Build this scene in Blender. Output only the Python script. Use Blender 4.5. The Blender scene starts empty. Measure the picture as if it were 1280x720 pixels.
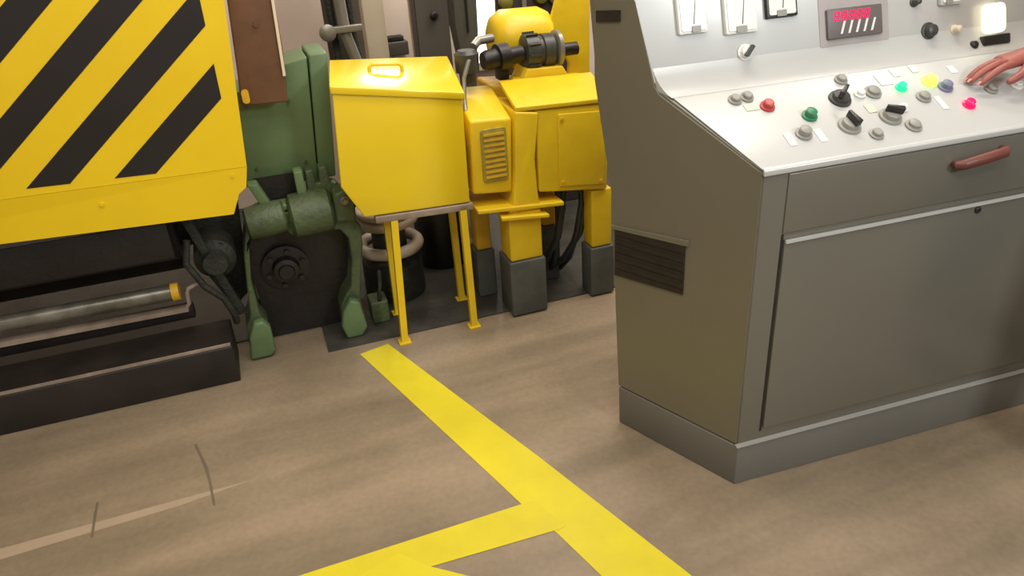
import bpy, bmesh, math, random
from mathutils import Vector, Matrix
random.seed(4)
S = bpy.context.scene
col = S.collection

# ------------------------------------------------------------------ helpers
def tag(o, label=None, cat=None, group=None, kind=None):
    if label: o['label'] = label
    if cat: o['category'] = cat
    if group: o['group'] = group
    if kind: o['kind'] = kind
    return o

def frame(ox, oy, deg):
    return Matrix.Translation((ox, oy, 0)) @ Matrix.Rotation(math.radians(deg), 4, 'Z')
MF = frame(-.978, 2.451, 18)          # machine row: x along the row, y away from the viewer
KF = frame(.577, 1.621, 15.4)         # operator console: x along its front, y into it
WF = Matrix.Identity(4)

class T:
    """a top-level thing: an Empty at its base; parts are modelled in the frame's coordinates"""
    def __init__(s, name, F, base, label, cat, group=None):
        s.F = F; s.b = Vector(base)
        s.o = bpy.data.objects.new(name, None); col.objects.link(s.o)
        s.o.empty_display_size = .05
        s.o.matrix_world = F @ Matrix.Translation(s.b)
        tag(s.o, label, cat, group)
    def part(s, name, mb, mats, parent=None, label=None, smooth=False, bevel=0):
        return finish(name, mb, mats, parent or s.o, s.b, label, smooth, bevel)

def finish(name, mb, mats, parent, base, label=None, smooth=False, bevel=0):
    bm = mb.bm
    bmesh.ops.recalc_face_normals(bm, faces=bm.faces[:])
    bmesh.ops.translate(bm, verts=bm.verts[:], vec=-Vector(base))
    me = bpy.data.meshes.new(name); bm.to_mesh(me); bm.free()
    if not isinstance(mats, (list, tuple)): mats = [mats]
    for m in mats: me.materials.append(m)
    o = bpy.data.objects.new(name, me); col.objects.link(o)
    if parent: o.parent = parent
    if label: o['label'] = label
    if bevel:
        b = o.modifiers.new('b', 'BEVEL'); b.width = bevel; b.segments = 3; b.limit_method = 'ANGLE'; b.angle_limit = math.radians(40)
        smooth = True
    if smooth:
        for p in me.polygons: p.use_smooth = True
        es = o.modifiers.new('e', 'EDGE_SPLIT'); es.split_angle = math.radians(38)
    return o

def solo(name, F, mb, mats, label, cat, group=None, smooth=False, bevel=0, base=None):
    vs = [v.co for v in mb.bm.verts]
    if base is None:
        base = Vector((sum(v.x for v in vs)/len(vs), sum(v.y for v in vs)/len(vs), min(v.z for v in vs)))
    o = finish(name, mb, mats, None, base, None, smooth, bevel)
    o.matrix_world = F @ Matrix.Translation(base)
    return tag(o, label, cat, group)

def struct(name, F, mb, mats, **k):
    o = finish(name, mb, mats, None, (0,0,0), None, **k); o.matrix_world = F
    return tag(o, None, None, None, 'structure')

class MB:
    def __init__(s): s.bm = bmesh.new()
    def _xf(s, vs, M): bmesh.ops.transform(s.bm, matrix=M, verts=vs)
    def box(s, x0, x1, y0, y1, z0, z1, mi=0):
        v = [s.bm.verts.new((x, y, z)) for x in (x0, x1) for y in (y0, y1) for z in (z0, z1)]
        for q in ((0,1,3,2),(4,6,7,5),(0,4,5,1),(2,3,7,6),(0,2,6,4),(1,5,7,3)):
            f = s.bm.faces.new([v[i] for i in q]); f.material_index = mi
        return s
    def hexa(s, pts):     # 8 points: front quad (bl, br, tr, tl), back quad the same
        v = [s.bm.verts.new(p) for p in pts]
        for q in ((0,1,2,3),(7,6,5,4),(0,4,5,1),(3,2,6,7),(0,3,7,4),(1,5,6,2)):
            s.bm.faces.new([v[i] for i in q])
        return s
    def prism(s, pts, d, mi=0):   # polygon (3D points) swept along d
        a = [s.bm.verts.new(p) for p in pts]; b = [s.bm.verts.new(Vector(p)+Vector(d)) for p in pts]
        fs = [s.bm.faces.new(a), s.bm.faces.new(b[::-1])]
        n = len(a)
        for i in range(n): fs.append(s.bm.faces.new((a[i], b[i], b[(i+1)%n], a[(i+1)%n])))
        for f in fs: f.material_index = mi
        return s
    def xz(s, pts, y0, y1, mi=0): return s.prism([(x, y0, z) for x, z in pts], (0, y1-y0, 0), mi)
    def face(s, pts, mi=0):
        f = s.bm.faces.new([s.bm.verts.new(p) for p in pts]); f.material_index = mi; return s
    def cyl(s, p, q, r, r2=None, n=28, mi=0, cap=True):
        p, q = Vector(p), Vector(q); d = q-p
        r2 = r if r2 is None else r2
        M = Matrix.Translation(p) @ d.to_track_quat('Z', 'Y').to_matrix().to_4x4()
        A = [s.bm.verts.new(M @ Vector((r*math.cos(6.28318*i/n), r*math.sin(6.28318*i/n), 0))) for i in range(n)]
        B = [s.bm.verts.new(M @ Vector((r2*math.cos(6.28318*i/n), r2*math.sin(6.28318*i/n), d.length))) for i in range(n)]
        fs = [s.bm.faces.new((A[i], A[(i+1)%n], B[(i+1)%n], B[i])) for i in range(n)]
        if cap: fs += [s.bm.faces.new(A[::-1]), s.bm.faces.new(B)]
        for f in fs: f.material_index = mi
        return s
    def lathe(s, p, q, prof, n=32, mi=0):   # prof: (along 0..1, radius)
        p, q = Vector(p), Vector(q); d = q-p
        M = Matrix.Translation(p) @ d.to_track_quat('Z', 'Y').to_matrix().to_4x4()
        rings = [[s.bm.verts.new(M @ Vector((r*math.cos(6.28318*i/n), r*math.sin(6.28318*i/n), t*d.length))) for i in range(n)] for t, r in prof]
        for A, B in zip(rings, rings[1:]):
            for i in range(n):
                f = s.bm.faces.new((A[i], A[(i+1)%n], B[(i+1)%n], B[i])); f.material_index = mi
        for R in (rings[0][::-1], rings[-1]):
            f = s.bm.faces.new(R); f.material_index = mi
        return s
    def tube(s, pts, r, n=12, close=False, mi=0):
        P = [Vector(p) for p in pts]; m = len(P)
        rr = r if isinstance(r, (list, tuple)) else [r]*m
        rings = []; up = None
        for i in range(m):
            a = P[(i-1) % m] if (close or i) else P[i]; b = P[(i+1) % m] if (close or i < m-1) else P[i]
            t = (b-a).normalized()
            if up is None: up = Vector((0,0,1)) if abs(t.z) < .9 else Vector((1,0,0))
            x = t.cross(up).normalized(); y = x.cross(t).normalized(); up = y
            rings.append([s.bm.verts.new(P[i] + (x*math.cos(6.28318*k/n)+y*math.sin(6.28318*k/n))*rr[i]) for k in range(n)])
        for i in range(m if close else m-1):
            A, B = rings[i], rings[(i+1) % m]
            for k in range(n):
                f = s.bm.faces.new((A[k], A[(k+1)%n], B[(k+1)%n], B[k])); f.material_index = mi
        if not close:
            s.bm.faces.new(rings[0][::-1]); s.bm.faces.new(rings[-1])
        return s

def rc(x0, x1, z0, z1, r, n=5):   # rounded rectangle outline
    out = []
    for cx, cz, a in ((x1-r, z1-r, 0), (x0+r, z1-r, 90), (x0+r, z0+r, 180), (x1-r, z0+r, 270)):
        for i in range(n+1):
            t = math.radians(a+90*i/n); out.append((cx+r*math.cos(t), cz+r*math.sin(t)))
    return out

# ------------------------------------------------------------------ materials
def lin(c): return tuple(((v/255)/12.92 if v/255 <= .04045 else ((v/255+.055)/1.055)**2.4) for v in c)
def mat(name, c, rough=.5, metal=0, var=.12, scale=6, c2=None, bump=0, spec=.5, coat=0, rvar=0.1, stretch=None):
    m = bpy.data.materials.new(name); m.use_nodes = True
    nt = m.node_tree; N = nt.nodes; L = nt.links
    b = N['Principled BSDF']
    b.inputs['Metallic'].default_value = metal; b.inputs['Roughness'].default_value = rough
    b.inputs['Specular IOR Level'].default_value = spec
    b.inputs['Coat Weight'].default_value = coat; b.inputs['Coat Roughness'].default_value = .12
    tc = N.new('ShaderNodeTexCoord'); mp = N.new('ShaderNodeMapping')
    if stretch: mp.inputs['Scale'].default_value = stretch
    L.new(tc.outputs['Object'], mp.inputs['Vector'])
    nz = N.new('ShaderNodeTexNoise'); nz.inputs['Scale'].default_value = scale; nz.inputs['Detail'].default_value = 6; nz.inputs['Roughness'].default_value = .6
    L.new(mp.outputs['Vector'], nz.inputs['Vector'])
    cr = N.new('ShaderNodeValToRGB'); cr.color_ramp.elements[0].position = .3; cr.color_ramp.elements[1].position = .7
    a = lin(c); d = lin(c2) if c2 else tuple(v*(1-var*2) for v in a)
    cr.color_ramp.elements[0].color = (*d, 1); cr.color_ramp.elements[1].color = (*a, 1)
    L.new(nz.outputs['Fac'], cr.inputs['Fac']); L.new(cr.outputs['Color'], b.inputs['Base Color'])
    mr = N.new('ShaderNodeMapRange'); mr.inputs['To Min'].default_value = max(.02, rough-rvar); mr.inputs['To Max'].default_value = min(1, rough+rvar)
    L.new(nz.outputs['Fac'], mr.inputs['Value']); L.new(mr.outputs['Result'], b.inputs['Roughness'])
    if bump:
        bp = N.new('ShaderNodeBump'); bp.inputs['Strength'].default_value = bump; bp.inputs['Distance'].default_value = .01
        n2 = N.new('ShaderNodeTexNoise'); n2.inputs['Scale'].default_value = scale*6; n2.inputs['Detail'].default_value = 5
        L.new(mp.outputs['Vector'], n2.inputs['Vector']); L.new(n2.outputs['Fac'], bp.inputs['Height']); L.new(bp.outputs['Normal'], b.inputs['Normal'])
    return m
def glow(name, c, st):
    m = bpy.data.materials.new(name); m.use_nodes = True
    b = m.node_tree.nodes['Principled BSDF']
    b.inputs['Base Color'].default_value = (*lin(c), 1); b.inputs['Emission Color'].default_value = (*lin(c), 1)
    b.inputs['Emission Strength'].default_value = st; b.inputs['Roughness'].default_value = .3
    return m

YEL = mat('yellow_enamel', (244, 206, 20), .36, var=.03, scale=3, c2=(236, 196, 20), coat=.25)
YELB = mat('yellow_box_enamel', (238, 205, 30), .24, var=.03, scale=3, c2=(232, 198, 28), coat=.5)
YELD = mat('dirty_yellow_enamel', (236, 202, 28), .4, scale=7, c2=(222, 184, 34), bump=.1)
YELO = mat('ochre_yellow_paint', (232, 186, 36), .5, scale=7, c2=(200, 156, 44), bump=.15)
BLK = mat('black_stripe_paint', (34, 28, 24), .5, var=.1, scale=4)
GRN = mat('green_machine_paint', (100, 124, 84), .45, scale=5, c2=(88, 108, 70), bump=.1)
GRND = mat('oily_green_casting', (82, 98, 62), .45, scale=10, c2=(58, 68, 46), bump=.4)
DGR = mat('dark_greenish_iron', (46, 50, 40), .6, scale=14, c2=(22, 20, 17), bump=.5)
DRK = mat('oily_black_iron', (30, 26, 22), .45, scale=8, c2=(18, 14, 12), bump=.2)
DBR = mat('dark_brown_rubber', (44, 36, 30), .55, scale=5, c2=(26, 20, 17), bump=.1)
BRN = mat('rusty_brown_steel', (116, 80, 52), .6, scale=3, c2=(82, 56, 36), bump=.2)
PNK = mat('dusty_pinkish_steel', (170, 152, 136), .45, scale=9, c2=(126, 110, 96), metal=.1)
STL = mat('worn_steel', (150, 146, 134), .35, metal=.6, scale=10, c2=(96, 92, 80))
GFT = mat('grey_foot_paint', (90, 92, 88), .55, scale=9, c2=(66, 68, 62), bump=.2)
MOT = mat('dark_grey_motor', (72, 72, 66), .4, scale=9, c2=(46, 48, 44), bump=.1)
CAB = mat('dark_grey_cabinet', (88, 82, 76), .5, scale=4)
PST = mat('charcoal_post_paint', (74, 74, 68), .5, scale=4)
CRM = mat('cream_duct', (222, 208, 182), .5, scale=4, var=.05)
WALL = mat('pinkish_plaster', (236, 218, 204), .8, scale=3, var=.07, bump=.1)
PIP = mat('grey_pipe', (152, 148, 138), .35, metal=.4, scale=9)
HOS = mat('pale_hose', (205, 188, 168), .5, scale=9, c2=(165, 148, 130))
CON = mat('console_grey_enamel', (126, 123, 112), .3, scale=2, var=.04, rvar=.05, metal=.35)
CONS = mat('console_side_enamel', (120, 114, 97), .42, scale=2, var=.06)
PLI = mat('console_plinth_grey', (112, 109, 102), .4, scale=3, var=.05)
PAN = mat('pale_grey_faceplate', (196, 197, 194), .3, scale=2, var=.02, metal=.15, rvar=.01)
SLOT = mat('dark_recess', (48, 42, 38), .5, scale=20, c2=(30, 26, 24))
WHT = mat('white_plastic', (236, 236, 230), .3, var=.03)
GRYP = mat('mid_grey_plastic', (150, 148, 140), .4, var=.05)
KNB = mat('black_bakelite', (40, 38, 34), .35, var=.1)
REDP = mat('red_plastic', (190, 70, 66), .35, var=.05)
GRNP = mat('green_plastic', (52, 128, 88), .35, var=.05)
BLUP = mat('slate_blue_plastic', (118, 122, 146), .4, var=.05)
CRMP = mat('cream_plastic', (228, 214, 190), .4, var=.05)
REFL = mat('dark_red_reflection', (112, 62, 52), .45, var=.1)
GGRN = glow('green_lamp_glow', (20, 225, 120), 1.6)
GLIM = glow('lime_lamp_glow', (190, 255, 90), 1.2)
GRED = glow('red_lamp_glow', (255, 10, 70), 1.8)
GWRM = glow('warm_meter_glow', (255, 250, 215), 1.3)
SKIN = mat('reddish_brown_skin', (168, 96, 84), .5, scale=12, c2=(140, 76, 66), bump=.08)
NAIL = mat('fingernail', (205, 150, 135), .3, var=.04)
SHRT = mat('grey_work_shirt', (120, 118, 116), .85, scale=14, bump=.2)
TRS = mat('dark_work_trousers', (62, 58, 56), .85, scale=14, bump=.2)
SHOE = mat('brown_leather', (78, 52, 44), .5, scale=9)
HAIR = mat('short_black_hair', (26, 22, 20), .6, scale=40, bump=.4)

def floor_mat():
    m = mat('stained_beige_concrete', (158, 141, 117), .5, scale=2.2, c2=(134, 120, 98), bump=.06)
    nt = m.node_tree; N = nt.nodes; L = nt.links; b = N['Principled BSDF']
    src = b.inputs['Base Color'].links[0].from_socket
    tc = N.new('ShaderNodeTexCoord')
    m0 = N.new('ShaderNodeMapping'); m0.inputs['Rotation'].default_value = (0, 0, math.radians(-19)); mp = N.new('ShaderNodeMapping'); mp.inputs['Scale'].default_value = (.5, 5, 1)
    L.new(tc.outputs['Object'], m0.inputs['Vector']); L.new(m0.outputs['Vector'], mp.inputs['Vector'])
    w = N.new('ShaderNodeTexNoise'); w.inputs['Scale'].default_value = 1.1; w.inputs['Detail'].default_value = 3
    L.new(mp.outputs['Vector'], w.inputs['Vector'])
    cr = N.new('ShaderNodeValToRGB'); cr.color_ramp.elements[0].position = .38; cr.color_ramp.elements[1].position = .62
    cr.color_ramp.elements[0].color = (.70, .69, .67, 1); cr.color_ramp.elements[1].color = (1.04, 1.0, 1.0, 1)
    L.new(w.outputs['Fac'], cr.inputs['Fac'])
    mx = N.new('ShaderNodeMix'); mx.data_type = 'RGBA'; mx.blend_type = 'MULTIPLY'; mx.inputs['Factor'].default_value = .9
    L.new(src, mx.inputs['A']); L.new(cr.outputs['Color'], mx.inputs['B'])
    # fine speckle
    sp = N.new('ShaderNodeTexNoise'); sp.inputs['Scale'].default_value = 55; sp.inputs['Detail'].default_value = 3
    L.new(tc.outputs['Object'], sp.inputs['Vector'])
    c3 = N.new('ShaderNodeValToRGB'); c3.color_ramp.elements[0].position = .3; c3.color_ramp.elements[1].position = .7
    c3.color_ramp.elements[0].color = (.9, .9, .9, 1); c3.color_ramp.elements[1].color = (1.05, 1.05, 1.05, 1)
    L.new(sp.outputs['Fac'], c3.inputs['Fac'])
    m2 = N.new('ShaderNodeMix'); m2.data_type = 'RGBA'; m2.blend_type = 'MULTIPLY'; m2.inputs['Factor'].default_value = 1
    L.new(mx.outputs['Result'], m2.inputs['A']); L.new(c3.outputs['Color'], m2.inputs['B'])
    L.new(m2.outputs['Result'], b.inputs['Base Color'])
    return m
FLR = floor_mat()
TAPE = mat('yellow_floor_tape', (222, 206, 32), .5, scale=5, c2=(208, 190, 36), bump=.05)
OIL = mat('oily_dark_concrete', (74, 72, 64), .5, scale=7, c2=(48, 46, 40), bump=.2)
SEAM = mat('pale_floor_filler', (170, 150, 126), .6, scale=8, var=.05)
CRK = mat('dark_crack', (112, 99, 81), .7)

# ------------------------------------------------------------------ setting
struct('floor', WF, MB().box(-5, 5, -3, 6.5, -.1, 0), FLR)
struct('wall_back', MF, MB().box(-3.5, 5, 1.6, 1.7, 0, 3.4), WALL)
struct('ceiling', WF, MB().box(-5, 5, -3, 6.5, 3.4, 3.5), WALL)
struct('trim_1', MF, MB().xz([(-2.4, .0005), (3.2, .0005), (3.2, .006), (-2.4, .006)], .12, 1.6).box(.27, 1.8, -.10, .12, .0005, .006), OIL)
# window in the back wall
struct('window_1', MF, MB().box(1.41, 1.66, 1.57, 1.6, .62, 1.9), glow('bright_window_pane', (255, 248, 240), 2.2))
struct('trim_2', MF, MB().box(1.37, 1.41, 1.55, 1.6, .58, 1.94).box(1.66, 1.70, 1.55, 1.6, .58, 1.94).box(1.41, 1.66, 1.55, 1.6, 1.9, 1.94).box(1.41, 1.66, 1.55, 1.6, .58, .62), CRM)

# floor seams and cracks
def strip(name, pts, w, label, cat, m, z=.0008, group=None):
    mb = MB(); P = [Vector((x, y, z)) for x, y in pts]; L = []; R = []
    for i, p in enumerate(P):
        t = (P[min(i+1, len(P)-1)]-P[max(i-1, 0)]).normalized(); n = Vector((-t.y, t.x, 0))
        ww = w*(.6+.8*random.random()) if len(P) > 3 else w
        L.append(p+n*ww/2); R.append(p-n*ww/2)
    for i in range(len(P)-1): mb.face([L[i], R[i], R[i+1], L[i+1]])
    return solo(name, WF, mb, m, label, cat, group)
struct('trim_3', WF, MB().face([(-1.75, 1.433, .0006), (-1.75, 1.372, .0006), (-.972, 1.672, .0006), (-.79, 1.762, .0006), (-.972, 1.702, .0006)]), SEAM)
strip('floor_crack', [(-1.02, 1.945), (-.989, 1.895), (-.948, 1.828), (-.921, 1.773), (-.873, 1.664)], .010, 'short dark crack in the concrete floor between the dark plinth and the tape', 'crack', CRK)
strip('floor_crack', [(-1.221, 1.708), (-1.206, 1.66), (-1.192, 1.62), (-1.175, 1.57)], .006, 'thin short dark crack at the left beside the pale floor seam', 'crack', CRK)

# tape
def tape(pts, label, z0):
    mb = MB(); mb.prism([(x, y, z0) for x, y in pts], (0, 0, .0008))
    return solo('floor_tape', WF, mb, TAPE, label, 'floor tape', 'yellow tape stripes stuck on the floor')
tape([(-.571, 2.413), (-.535, 2.437), (-.475, 2.473), (.05, 1.775), (.386, 1.311), (.56, 1.075), (.43, 1.0), (.196, 1.29), (.076, 1.475), (.004, 1.565), (-.10, 1.72)],
     'long yellow tape stripe running diagonally from the green machine past the grey console', .0005)
tape([(.02, 1.60), (.10, 1.50), (.084, 1.489), (-.254, 1.389), (-.62, 1.275), (-1.0, 1.15), (-1.05, 1.24), (-.574, 1.39)],
     'yellow tape stripe branching off the long diagonal one towards the lower left', .0014)
tape([(-.33, 1.44), (-.254, 1.393), (-.045, 1.312), (.25, 1.20), (.22, 1.11), (-.10, 1.225), (-.45, 1.36)],
     'short yellow tape stripe at the bottom edge forming a triangle with the others', .0023)

# ------------------------------------------------------------------ striped guard on the left
g = T('machine_guard', MF, (-.55, -.02, .6), 'large yellow sheet metal guard with black diagonal hazard stripes', 'machine guard')
mb = MB()
# front sheet, folded back along its lower band; coordinates (x, y, z)
top = 1.75
mb.hexa([(-1.35, -.15, .790), (.133, -.15, .757), (.215, -.15, top), (-1.35, -.15, top),
         (-1.35, .0, .790), (.133, .0, .757), (.215, .0, top), (-1.35, .0, top)])
def clip(poly, f):
    out = []
    for i in range(len(poly)):
        a, b = poly[i-1], poly[i]; fa, fb = f(a), f(b)
        if (fa >= 0) != (fb >= 0):
            t = fa/(fa-fb); out.append((a[0]+t*(b[0]-a[0]), a[1]+t*(b[1]-a[1])))
        if fb >= 0: out.append(b)
    return out
for k in range(0, 6):
    zt = 1.072+.2065*k; zb = zt-.101
    sl = .84
    poly = [(-2, zb+sl*(-2-.1)), (1, zb+sl*.9), (1, zt+sl*.9), (-2, zt+sl*(-2-.1))]
    for f in (lambda p: p[0]+1.32, lambda p: .095+.022*max(0, p[1]-.97)-p[0] if p[1] > .97 else .095-p[0], lambda p: p[1]-(.778-.04*(p[0]+.1)), lambda p: top-.02-p[1]):
        poly = clip(poly, f)
        if len(poly) < 3: break
    if len(poly) >= 3: mb.face([(x, -.1512, z) for x, z in poly], 1)
face = g.part('striped_panel', mb, [YEL, BLK])
mb = MB().prism([(-1.35, -.15, .789), (.133, -.15, .756), (.118, -.147, .69), (.092, -.146, .672), (.062, -.143, .607), (-1.35, -.137, .672), (-1.35, .0, .665), (.062, .0, .603), (.133, 0, .756), (-1.35, 0, .789)][:6], (0, .05, 0))
g.part('lower_flange', mb, YEL)
for x, z in ((-.30, .71), (.085, .735), (-.75, .73)): g.part('rivet', MB().cyl((x, -.143, z), (x, -.152, z), .006, n=10), YELD)

# plinth, roller, tube and rail under the guard
solo('machine_plinth', MF, MB().box(-2.2, -.045, -.155, .06, .0005, .142), DBR, 'long dark brown machine plinth on the floor under the striped guard', 'plinth', bevel=.004)
solo('edge_strip', MF, MB().box(-2.2, -.05, -.150, -.138, .143, .150), PNK, 'thin pale metal strip along the top edge of the dark plinth', 'metal strip')
t = T('machine_roller', MF, (-.9, .28, .26), 'large dark roller lying across behind and below the striped guard', 'roller')
t.part('roll_body', MB().cyl((-2.2, .34, .47), (-.16, .34, .47), .2, n=48), DBR, smooth=True)
t.part('shaft_end', MB().lathe((-.16, .34, .47), (-.08, .34, .47), [(0, .12), (.5, .12), (.5, .06), (1, .06)]), DRK, smooth=True)
solo('dark_crossbeam', MF, MB().prism([(-2.2, -.08, .60), (-2.2, .08, .60), (-2.2, .08, .45), (-2.2, .03, .42), (-2.2, -.08, .47)], (2.05, 0, 0)), DRK, 'dark steel crossbeam just below the yellow guard', 'beam', bevel=.004)
t = T('steel_tube', MF, (-.9, .0, .28), 'worn pale steel tube running left under the dark beam', 'tube')
t.part('tube_body', MB().cyl((-2.2, 0, .333), (-.205, 0, .315), .029, n=24), STL, smooth=True)
t.part('end_collar', MB().cyl((-.203, 0, .315), (-.178, 0, .315), .031, n=24), YELO, label='brownish collar at the end of the tube', smooth=True)
mb = MB().prism([(-2.2, -.012, .262), (-.165, -.012, .236), (-.165, -.012, .252), (-2.2, -.012, .286)], (0, .03, 0))
t = T('hooked_rail', MF, (-.9, 0, .2), 'thin dusty rail below the pale tube with an upturned hook at its right end', 'rail')
t.part('rail_bar', mb, PNK)
t.part('rail_hook', MB().tube([(-.172, 0, .245), (-.158, 0, .262), (-.156, 0, .30), (-.148, 0, .318), (-.125, 0, .326), (-.09, 0, .333)], .0075), PNK, smooth=True)
solo('support_bar', MF, MB().box(-2.2, -.16, .085, .135, .16, .205), DBR, 'dark support bar low between the plinth and the thin rail', 'bar', bevel=.004)

# dark side bracket left of the green stand
t = T('dark_gear_bracket', MF, (-.07, .05, 0), 'dark greasy iron bracket between the roller and the green bearing stand', 'bracket')
t.part('side_plate', MB().xz([(-.135, .58), (.075, .58), (.060, .40), (.035, .18), (.0, .151), (-.03, .151), (-.06, .20), (-.10, .30), (-.11, .42)], .17, .22), DGR, bevel=.006)
t.part('bearing_boss', MB().lathe((-.04, .17, .40), (-.04, -.03, .40), [(0, .072), (.75, .07), (.85, .045), (1, .04)]), DGR, smooth=True)
for i in range(6):
    a = i*math.pi/3; t.part('bolt', MB().cyl((-.04+.055*math.cos(a), .03, .40+.058*math.sin(a)), (-.04+.055*math.cos(a), .012, .40+.058*math.sin(a)), .009, n=6), DRK)
t.part('rib', MB().xz([(-.115, .57), (-.085, .57), (.02, .18), (-.01, .18)], -.005, .02), DGR, bevel=.003)
t.part('hose', MB().tube([(-.11, -.02, .5), (-.13, -.03, .42), (-.09, -.04, .33), (-.04, -.035, .27), (-.02, -.03, .20), (-.02, -.01, .158)], .012), DGR, smooth=True)

# ------------------------------------------------------------------ brown steel box
t = T('rusty_steel_box', MF, (.24, .05, .9), 'rust brown steel column box hanging beside the striped guard above the green housing', 'steel box')
t.part('box_body', MB().xz([(.155, .906), (.302, .899), (.318, 1.06), (.330, 1.75), (.22, 1.75), (.165, 1.0)], .02, .072), BRN, bevel=.006)
t.part('edge_angle', MB().xz([(.302, .985), (.311, .985), (.338, 1.75), (.329, 1.75)], .010, .02), CRM, label='pale thin edge strip down the right side')
t.part('yellow_tab', MB().xz(rc(.163, .186, .914, .958, .010), .010, .019), YELO, label='small worn yellow tab at the bottom left corner')
t.part('bolt', MB().cyl((.25, .02, 1.15), (.25, .012, 1.15), .008, n=6), BRN)

# ------------------------------------------------------------------ green housing and bearing stand
t = T('green_housing', MF, (.3, .2, .55), 'green painted sheet housing standing between the striped guard and the yellow box', 'machine housing')
t.part('housing_body', MB().xz([(.10, .600), (.360, .585), (.396, 1.015), (.318, 1.000), (.312, .93), (.142, .93)], .125, .34), GRN, bevel=.004)
t.part('corner_cover', MB().xz([(.364, .59), (.424, .59), (.444, .80), (.464, 1.024), (.402, 1.024)], .118, .34), GRN, bevel=.006)
for p in ((.17, .88), (.31, .88), (.16, .66), (.33, .66)): t.part('screw', MB().cyl((p[0], .125, p[1]), (p[0], .118, p[1]), .006, n=6), GRND)

t = T('bearing_stand', MF, (.24, .02, 0), 'green cast iron bearing stand with two splayed feet and a dark arched opening', 'bearing stand')
# frame outline: arch
outer = [(.0, 0), (.078, 0), (.082, .12), (.062, .16), (.060, .30), (.082, .44), (.13, .478), (.205, .478), (.225, .440), (.395, .43), (.420, .39), (.418, .30), (.400, .20), (.372, .165), (.350, .12), (.345, .02), (.40, 0), (.432, .02), (.428, .15), (.447, .26), (.468, .36), (.470, .43), (.43, .50), (.40, .53), (.13, .53), (.085, .50), (.055, .40), (.038, .26), (.028, .16), (.005, .12)]
t.part('arch_frame', MB().xz(outer, .0, .16), GRND, bevel=.008)
t.part('foot', MB().xz([(-.004, .006), (.072, .006), (.090, .03), (.088, .125), (.066, .155), (.035, .150), (.010, .10)], -.045, -.002), GRN, bevel=.01)
t.part('foot', MB().xz([(.350, .006), (.410, .006), (.432, .04), (.418, .15), (.385, .165), (.352, .12), (.338, .06)], -.045, -.002), GRN, bevel=.01)
t.part('bearing_cap', MB().lathe((.085, .02, .505), (.222, .02, .515), [(0, .045), (.06, .056), (.5, .062), (.94, .056), (1, .045)], n=32), GRND, smooth=True)
t.part('bearing_cap', MB().lathe((.232, .03, .50), (.385, .03, .505), [(0, .060), (.08, .078), (.5, .082), (.92, .078), (1, .058)], n=32), GRND, smooth=True)
t.part('lug', MB().prism([(.385, -.03, .47), (.455, -.03, .46), (.462, -.03, .555), (.43, -.03, .585), (.39, -.03, .575)], (0, .09, 0)), GRND, bevel=.01)
t.part('grease_nipple', MB().lathe((.425, -.03, .55), (.425, -.055, .55), [(0, .016), (.4, .016), (.5, .009), (1, .008)]), STL, smooth=True)
t.part('window_rib', MB().prism([(.118, .015, .64), (.150, .015, .64), (.190, .015, .535), (.160, .015, .525)], (0, .06, 0)), GRN, bevel=.004)
t.part('window_post', MB().box(.275, .305, .02, .08, .545, .66), GRN, bevel=.004)
t.part('window_sill', MB().box(.165, .30, .005, .075, .535, .556), GRN, bevel=.004)
mb = MB().box(.14, .29, .082, .088, .54, .64)
t.part('window_back', mb, DRK)
t.part('shaft_block', MB().xz([(.305, .45), (.432, .44), (.44, .55), (.415, .59), (.395, .595), (.390, .655), (.362, .655), (.358, .60), (.345, .60), (.342, .65), (.315, .65)], .045, .105), GRND, bevel=.006)
t.part('shade_backing', MB().xz([(.085, .007), (.345, .007), (.40, .21), (.418, .30), (.42, .42), (.30, .455), (.12, .465), (.085, .44), (.06, .3), (.07, .15)], .10, .155), DRK)  # dark sheet filling the arch; the opening's shade is put in as colour
h = t.part('drive_hub', MB().lathe((.185, .115, .29), (.185, .03, .29), [(0, .085), (.45, .085), (.5, .05), (.85, .045), (.9, .03), (1, .026)]), DRK, smooth=True)
for i in range(6):
    a = i*math.pi/3+.3
    t.part('hub_bolt', MB().cyl((.185+.066*math.cos(a), .078, .29+.066*math.sin(a)), (.185+.066*math.cos(a), .062, .29+.066*math.sin(a)), .010, n=6), DBR).parent = h

# pale coiled hose behind the table
t = T('coiled_hose', MF, (.60, .27, .007), 'pale coiled hose stacked in loops behind the small yellow-legged table', 'hose')
def ring(cx, cy, cz, r, n=36): return [(cx+r*math.cos(6.28318*i/n), cy+r*math.sin(6.28318*i/n), cz) for i in range(n)]
for cz, rr, w in ((.222, .115, .024), (.335, .11, .02), (.372, .105, .018)):
    t.part('hose_loop', MB().tube(ring(.605, .27, cz, rr), w, close=True), HOS, smooth=True)
t.part('drum', MB().lathe((.605, .27, .007), (.605, .27, .35), [(0, .12), (.03, .125), (.45, .122), (.5, .07), (.95, .068), (1, .06)]), DGR, smooth=True)
t = T('green_junction_box', MF, (.49, .09, 0), 'small low green box on the floor just right of the bearing stand foot', 'junction box')
t.part('box_body', MB().box(.462, .53, .02, .11, .007, .10), GRND, bevel=.008)
t.part('conduit', MB().tube([(.50, .03, .10), (.50, .02, .13), (.51, .03, .17), (.52, .08, .2)], .008), DGR, smooth=True)

# dark tank behind table
t = T('dark_tank', MF, (.86, .48, 0), 'black cylindrical tank in shadow behind the right leg of the small table', 'tank')
t.part('tank_body', MB().lathe((.87, .48, .007), (.87, .48, .44), [(0, .11), (.03, .115), (.95, .115), (1, .10)], n=36), DRK, smooth=True)
t.part('tank_band', MB().cyl((.87, .48, .30), (.87, .48, .325), .119, n=36), DBR, smooth=True)

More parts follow.
